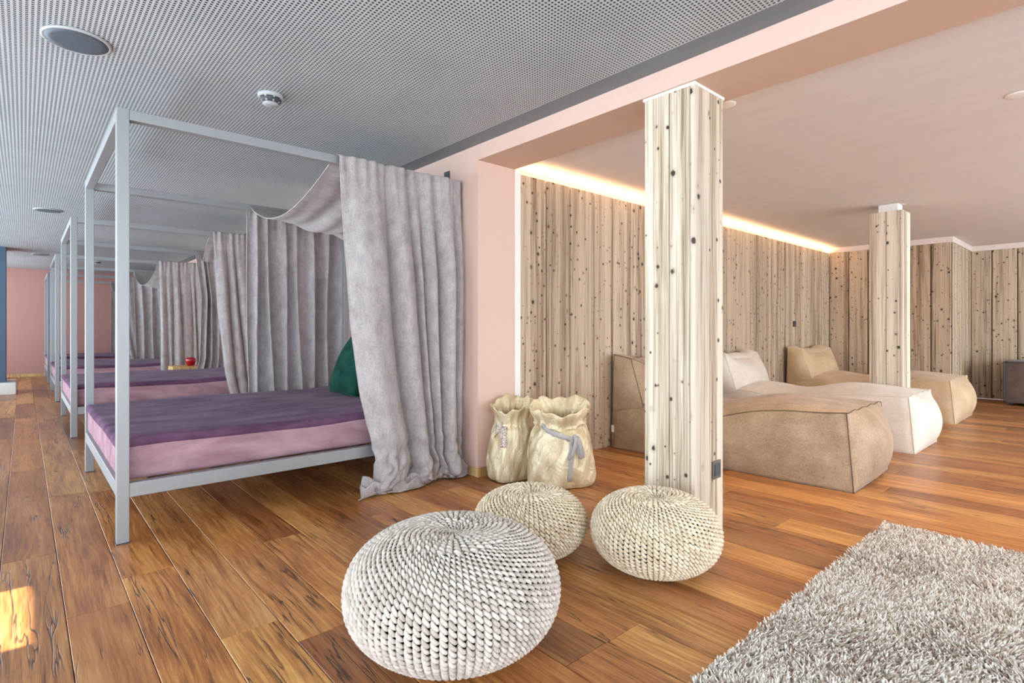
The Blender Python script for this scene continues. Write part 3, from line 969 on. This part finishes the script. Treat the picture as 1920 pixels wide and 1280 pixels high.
# ------------------------------------------------------------------ paper sacks
def sack(loc, rx, ry, H, seed, label, rz=0, open_r=.62):
    root = empty('paper_sack', loc, label, 'sack', 'gold paper sacks by the wall corner', rz=rz)
    r = np.random.default_rng(seed)
    seg = 120
    ph = np.linspace(0, 2 * math.pi, seg, endpoint=False)
    zs = np.array([0, .012, .05, .14, .26, .38, .50, .62, .70, .76, .80, .83, .855, .90, .95, .985, 1.0, .99, .955, .91, .87, .85, .80, .72, .60])
    rs = np.array([.78, .90, .97, 1.0, 1.0, .985, .96, .90, .83, .75, .68, .645, .655, .72, .79, .815, .80, .765, .73, .69, .65, .62, .60, .6, .62]) 
    rs = np.where(np.arange(len(rs)) >= 10, rs * open_r / .66, rs)
    p = r.uniform(0, 6.28, 8)
    away = math.atan2(CY, SY) - rz      # the mouth gapes toward the room
    # resample
    tt = np.linspace(0, len(zs) - 1, 110)
    Z = np.interp(tt, np.arange(len(zs)), zs); Rr = np.interp(tt, np.arange(len(rs)), rs)
    V = []
    for i in range(len(tt)):
        z = Z[i]
        neck = math.exp(-((z - .82) / .16) ** 2)
        pleat = .045 * neck * (np.sin(13 * ph + p[0] + 2 * z) * .6 + np.sin(21 * ph + p[1]) * .5 + np.sin(34 * ph + p[5]) * .25)
        big = .035 * np.sin(3 * ph + p[2] + 3 * z) * (1 - neck) + .028 * np.sin(5 * ph + p[3] - 6 * z) + .018 * np.sin(9 * ph + 11 * z + p[4]) + .012 * np.sin(17 * ph - 19 * z)
        q = Rr[i] * (1 + pleat + big)
        # squarish body
        sq = 1 / (np.abs(np.cos(ph)) ** 4 + np.abs(np.sin(ph)) ** 4) ** .25
        mixq = 1 + (sq - 1) * .55 * (1 - smooth((z - .3) / .5))
        X = rx * q * mixq * np.cos(ph); Y = ry * q * mixq * np.sin(ph)
        zz = np.full(seg, z * H) + (H * .022 * np.sin(4 * ph + p[6]) + H * .015 * np.sin(11 * ph + p[7])) * smooth((z - .6) / .3)
        zz = zz + H * .075 * np.cos(ph - away) * float(smooth(np.array((z - .62) / .22)))
        V.append(np.stack([X, Y, np.maximum(zz, 0)], 1))
    G = np.array(V); nv = len(G)
    PH, TT = np.meshgrid(ph, tt)
    cr = np.zeros_like(PH)
    for sc_, am, sd in ((1.3, 1., 1), (2.6, .55, 2), (5.2, .3, 3)):
        w_ = smooth(np.clip(PH / 1.0, 0, 1))          # blend the seam of the wrap-around
        n1 = vnoise(PH * sc_ * 1.4, TT * sc_ * .10, 1., seed * 10 + sd); n0 = vnoise((PH + 2 * math.pi) * sc_ * 1.4, TT * sc_ * .10, 1., seed * 10 + sd)
        cr += am * (np.abs(n1) * w_ + np.abs(n0) * (1 - w_) - .35)
    fade = smooth(np.clip(TT / 8., 0, 1))
    G[:, :, 0] *= 1 + .055 * cr * fade; G[:, :, 1] *= 1 + .055 * cr * fade
    i, j = np.meshgrid(np.arange(nv - 1), np.arange(seg), indexing='ij')
    a = (i * seg + j).ravel(); b = (i * seg + (j + 1) % seg).ravel()
    F = np.stack([a, b, b + seg, a + seg], 1)
    VV = G.reshape(-1, 3)
    faces = [tuple(f) for f in F.tolist()] + [tuple(range(seg))[::-1]]
    mesh_obj('paper_body', VV, faces, 'paper', root, True)
    def on(angle, zf, out=.006):
        i = int(np.argmin(np.abs(Z[:70] - zf)));
        k = int(round((angle % (2 * math.pi)) / (2 * math.pi) * seg)) % seg
        q = G[i, k].copy(); n = q.copy(); n[2] = 0; n /= np.linalg.norm(n)
        return q + n * out
    return root, on
CA = math.atan2(-CY, -SY)   # direction from the sacks toward the camera
x, y = at(957, 3.88)
s1, on1 = sack((x, y - .02, 0), .185, .140, .525, 5, 'gold paper sack with floral ribbon, leaning by the rose wall end', 0, .72)
a0 = CA - .35
tg = np.array([-math.sin(a0), math.cos(a0), 0])
P = np.array([on1(a0 + .02 * k, z, .010) for k, z in enumerate(np.linspace(.80, .46, 9))])
ribbon('ribbon_tail', P, tg, .046, 'floral', s1)
P = np.array([on1(a0 - .05 - .055 * k, .79 - .022 * k, .012 + .010 * math.sin(k / 6 * 3.14)) for k in range(7)])
ribbon('ribbon_loop', P, np.array([.2, 0, 1.]), .075, 'floral', s1)
x, y = at(1051, 3.70)
s2, on2 = sack((x, y, 0), .222, .165, .535, 9, 'gold paper sack tied with a grey ribbon bow, right of the other sack', -.45, .78)
def on2l(a, z, out): return on2(a, z, out)
ca2 = CA + .45
P = np.array([on2l(ca2 - .75 + k * .085, .80 - .014 * k + .003 * math.sin(k), .010) for k in range(15)])
ribbon('ribbon_band', P, (0, 0, 1), .036, 'ribbon', s2)
kx = ca2 + .42
kz = .66
knot_p = on2l(kx, kz, .014)
tw = np.array([-math.sin(kx), math.cos(kx), 0]); nw = np.array([math.cos(kx), math.sin(kx), 0])
for sgn, ln_, dz in ((-1, .29, 0), (1, .20, 0)):
    P = np.array([knot_p + tw * sgn * (.012 + .018 * math.sin(k / 9 * 1.8)) + nw * .010 * math.sin(k / 9 * 3) - np.array([0, 0, ln_ * k / 9]) for k in range(10)])
    ribbon('ribbon_tail', P, tw + np.array([0, 0, .1]), .034, 'ribbon', s2)
for sgn in (-1, 1):
    P = []
    for k in range(13):
        a = k / 12 * math.pi * 2
        P.append(knot_p + tw * sgn * (.036 * (1 - math.cos(a)) / 1.6 + .004) + nw * (.024 + .020 * math.sin(a)) - np.array([0, 0, .085 * (1 - math.cos(a)) / 1.2]))
    ribbon('bow_loop', np.array(P), tw * .9 + np.array([0, 0, .35]), .030, 'ribbon', s2)
lathe('bow_knot', [(.004, -.016), (.013, -.010), (.015, 0), (.013, .010), (.004, .016)], 'ribbon', s2, 12, tuple(knot_p + nw * .012))

# ------------------------------------------------------------------ beanbag loungers
def lounger(x0, y_head, w, L, label, mat, seam, tilt=0, hh=.82, dz=0, tagged=False):
    root = empty('beanbag_lounger', (x0, y_head, 0), label, 'beanbag', 'beanbag loungers along the wood wall', rz=tilt)
    yf = -L
    def c(xa, xb):
        return None
    zf, zh = .475 + dz, .40
    cor = [[[(0, yf, .0), (.015, yf + .045, zf)], [(0, 0, .0), (.01, -.01, zh)]],
           [[(w, yf + .0, .0), (w - .015, yf + .045, zf)], [(w, 0, .0), (w - .01, -.01, zh)]]]
    def shape(V):
        V = V.copy()
        f = np.clip(-V[:, 1] / L, 0, 1)          # 0 head .. 1 foot
        topness = np.clip(V[:, 2] / .45, 0, 1)
        dip = np.exp(-((f - .46) / .16) ** 2) * .085
        V[:, 2] -= dip * topness ** 2
        wr = .006 * np.sin(V[:, 0] * 31 + V[:, 1] * 9) * topness * np.exp(-((f - .93) / .1) ** 2)
        V[:, 2] += wr
        V[:, 2] = np.maximum(V[:, 2], .0)
        return V
    o, ed = hexa('body', cor, (.06, .06, .125, .02, 0., .105), mat, root, 28, shape, .85)
    tubes('seam', [ed((0, 0, 1), (0, 1, 1)), ed((1, 0, 1), (1, 1, 1)), ed((0, 0, 0), (0, 0, 1)), ed((1, 0, 0), (1, 0, 1)), ed((0, 0, 1), (1, 0, 1)), ed((0, 0, 0), (0, 1, 0)), ed((0, 0, 0), (1, 0, 0))], .0032, seam, root, 5)
    b0 = .345
    zt = hh - .06
    cor2 = [[[(.0, -.34, b0 + .02), (.01, -.20, zt)], [(0, -.012, b0 - .02), (.0, -.03, zt + .03)]],
            [[(w, -.36, b0 + .02), (w - .01, -.20, zt)], [(w, -.012, b0 - .02), (w, -.03, zt + .03)]]]
    def shape2(V):
        V = V.copy()
        e = np.abs(V[:, 0] / w - .5) * 2
        t = np.clip((V[:, 2] - b0) / (zt - b0), 0, 1.2)
        V[:, 2] += t ** 2 * (.055 * smooth((e - .45) / .5) - .035)
        V[:, 1] += .012 * np.sin(V[:, 0] * 17) * t
        V[:, 1] = np.minimum(V[:, 1], -.004)
        return V
    o, ed2 = hexa('backrest', cor2, (.045, .045, .11, .0, 0, .055), mat, root, 22, shape2, .85)
    tubes('seam', [ed2((0, 0, 0), (0, 0, 1)), ed2((1, 0, 0), (1, 0, 1)), ed2((0, 0, 1), (0, 1, 1)), ed2((0, 1, 0), (0, 1, 1)), ed2((0, 0, 1), (1, 0, 1))], .003, seam, root, 5)
    if tagged:
        box('care_tag', (-.012, -.035, .14), (-.006, -.010, .20), 'white', root)
    return root
lounger(3.88, 3.02, .88, 1.88, 'taupe fabric beanbag lounger nearest to the camera, partly behind the timber pillar', 'bean_taupe', 'seam_dark', .03, .83, .03, True)
lounger(5.55, 3.02, .82, 1.86, 'ivory beanbag lounger in the middle of the three', 'bean_white', 'seam_pale')
lounger(7.64, 3.02, 1.02, 1.79, 'sand coloured beanbag lounger in the far corner', 'bean_sand', 'seam_pale')

# dark upholstered cube seat by the right wall
st = empty('cube_armchair', (10.02, .35, 0), 'dark brown-grey upholstered cube seat standing at the far right wall', 'seat')
def puff(V):
    V = V.copy(); V[:, 2] += .03 * np.exp(-(((V[:, 0] - .35) / .3) ** 2 + ((V[:, 1] - .35) / .3) ** 2)) * (V[:, 2] > .4); return V
rbox('body', (0, 0, .035), (.72, .74, .60), .03, 'brown_fabric', st, 3, 6, puff)
pp = np.array([(.02, .02, .595), (.02, .72, .595)]); 
tubes('piping', [np.linspace((.004, .02, .592), (.004, .72, .592), 12), np.linspace((.004, .735, .05), (.004, .735, .592), 12), np.linspace((.02, .737, .592), (.70, .737, .592), 12)], .008, 'dark', st)
for (a, b) in ((.05, .05), (.63, .05), (.05, .65), (.63, .65)):
    box('foot', (a, b, 0), (a + .05, b + .05, .04), 'dark_slot', st)

# ------------------------------------------------------------------ shag rug
RX0, RX1, RY0, RY1 = .62, 3.40, -1.05, .84
rug = empty('shag_rug', ((RX0 + RX1) / 2, (RY0 + RY1) / 2, 0), 'pale grey-beige shaggy rug on the plank floor', 'rug')
cx, cy = (RX0 + RX1) / 2, (RY0 + RY1) / 2
rbox('backing', (RX0 - cx, RY0 - cy, .0005), (RX1 - cx, RY1 - cy, .014), .006, 'rug', rug, 2, 1)
NT_ = 84000
tx = rng.uniform(RX0, RX1, NT_); ty = rng.uniform(RY0, RY1, NT_)
keep = np.ones(NT_, bool)
lx = vnoise(tx, ty, 5., 1) + .6 * vnoise(tx, ty, 13., 2); ly = vnoise(tx, ty, 5., 3) + .6 * vnoise(tx, ty, 13., 4)
lean_x = lx * .010 + rng.normal(0, .007, NT_); lean_y = ly * .010 + rng.normal(0, .007, NT_) - .003
ht = rng.uniform(.016, .030, NT_)
wd = rng.uniform(.0030, .0050, NT_)
an = rng.uniform(0, 6.28, NT_)
rows = []
for f, wf in ((0, .8), (.55, 1.0), (1.0, .45)):
    bend = f ** 1.6
    px_, py_, pz_ = tx - cx + lean_x * bend, ty - cy + lean_y * bend, .012 + ht * f * (1 - .15 * f)
    for k in range(3):
        a = an + k * 2.094
        rows.append(np.stack([px_ + wd * wf * np.cos(a), py_ + wd * wf * np.sin(a), pz_], 1))
V = np.stack(rows, 1)          # (n, 9, 3)
idx = np.arange(NT_ * 9).reshape(NT_, 9)
F = []
for l in range(2):
    for k in range(3):
        a, b = l * 3 + k, l * 3 + (k + 1) % 3
        F.append(np.stack([idx[:, a], idx[:, b], idx[:, b + 3], idx[:, a + 3]], 1))
tag(mesh_obj('pile', V.reshape(-1, 3), np.concatenate(F), 'pile', rug, True), kind='stuff')

# ------------------------------------------------------------------ ceiling fittings
for k, (x, y, lab) in enumerate(((.18, 3.16, 'largest round blue-grey ceiling speaker, above the nearest bed foot'),
                                 (.20, 7.90, 'round blue-grey ceiling speaker above the gap past the second bed'),
                                 (.22, 12.7, 'farthest round ceiling speaker, near the blue-grey pier'))):
    s = empty('ceiling_speaker', (x, y, ZC), lab, 'speaker', 'round ceiling speakers')
    lathe('rim', [(.118, -.0005), (.128, -.001), (.128, -.008), (.121, -.012), (.116, -.009)], 'detector', s, 64)
    lathe('grille', [(.117, -.002), (.117, -.010), (.09, -.0125), (.04, -.014), (.002, -.0145)], 'speaker', s, 64)
for (x, y, lab) in ((1.03, 3.18, 'grey smoke detector on the perforated ceiling above the nearest bed'),
                    (1.06, 13.2, 'far smoke detector on the ceiling above the farthest bed')):
    s = empty('smoke_detector', (x, y, ZC), lab, 'detector', 'ceiling smoke detectors')
    lathe('base', [(.066, 0), (.068, -.004), (.066, -.018), (.060, -.022)], 'detector', s, 40)
    lathe('chamber', [(.058, -.020), (.056, -.034), (.045, -.046), (.040, -.050)], 'dark', s, 40)
    for k in range(8):
        a = k * math.pi / 4
        V = [(math.cos(a) * r + -math.sin(a) * w, math.sin(a) * r + math.cos(a) * w, z) for r, w, z in ((.060, -.005, -.021), (.060, .005, -.021), (.047, .004, -.047), (.047, -.004, -.047), (.054, -.005, -.021), (.054, .005, -.021), (.041, .004, -.047), (.041, -.004, -.047))]
        mesh_obj('rib', V, BOXF, 'detector', s)
    lathe('cap', [(.042, -.048), (.040, -.056), (.024, -.062), (.002, -.063)], 'detector', s, 32)
def downlight(x, y, lab, energy):
    s = empty('downlight', (x, y, ZA), lab, 'downlight', 'recessed downlights in the alcove ceiling')
    lathe('rim', [(.040, -.0005), (.055, -.001), (.055, -.004), (.042, -.007)], 'white', s, 40)
    lathe('lens', [(.040, -.001), (.040, -.004), (.002, -.005)], 'lamp', s, 32)
    d = bpy.data.lights.new('downlight_beam', 'SPOT')
    d.energy = energy; d.color = (1, .78, .54); d.spot_size = math.radians(120); d.spot_blend = .8; d.shadow_soft_size = .04
    l = bpy.data.objects.new('downlight_beam', d); COL.objects.link(l)
    l.parent = s; l.location = (0, 0, -.02)
downlight(2.915, 1.475, 'white recessed downlight close beside the top of the socket pillar', 26)
downlight(3.96, .37, 'white recessed downlight at the right edge of the alcove ceiling', 45)

# ------------------------------------------------------------------ sockets and wall plates
s = empty('wall_socket', (2.627, 1.382, .335), 'bronze-grey square switch plate low on the timber pillar', 'socket')
rbox('plate', (-.040, -.009, -.046), (.040, .0, .046), .004, 'socket', s, 2, 1)
rbox('rocker', (-.027, -.013, -.030), (.027, -.008, .030), .002, 'dark', s, 2, 1)
s = empty('wall_bracket', (XW, 3.43, 2.19), 'small dark metal bracket on the rose wall above the curtain', 'bracket')
rbox('plate', (-.008, -.035, -.055), (0, .035, .055), .003, 'dark', s, 1, 1)
box('arm', (-.03, -.012, -.05), (-.008, .012, -.02), 'dark', s)
for sx in (-1, 1):
    lathe('bolt', [(.006, 0), (.006, .004), (.002, .006)], 'steel', s, 10, (-.010, 0, .02 * sx + .015))
def wall_px(px, py):
    u = (px - 960) / FPX; t = YW / (CY - SY * u)
    return (SY + CY * u) * t, EYE + (616 - py) / FPX * t
wx, wz = wall_px(1489, 607)
s = empty('wall_socket', (wx, YW, wz), 'tiny black switch plate high on the wood wall between two beanbags', 'socket')
rbox('plate', (-.045, -.010, -.040), (.045, 0, .040), .004, 'dark_slot', s, 2, 1)
rbox('rocker', (-.030, -.013, -.028), (.030, -.009, .028), .002, 'dark', s, 2, 1)
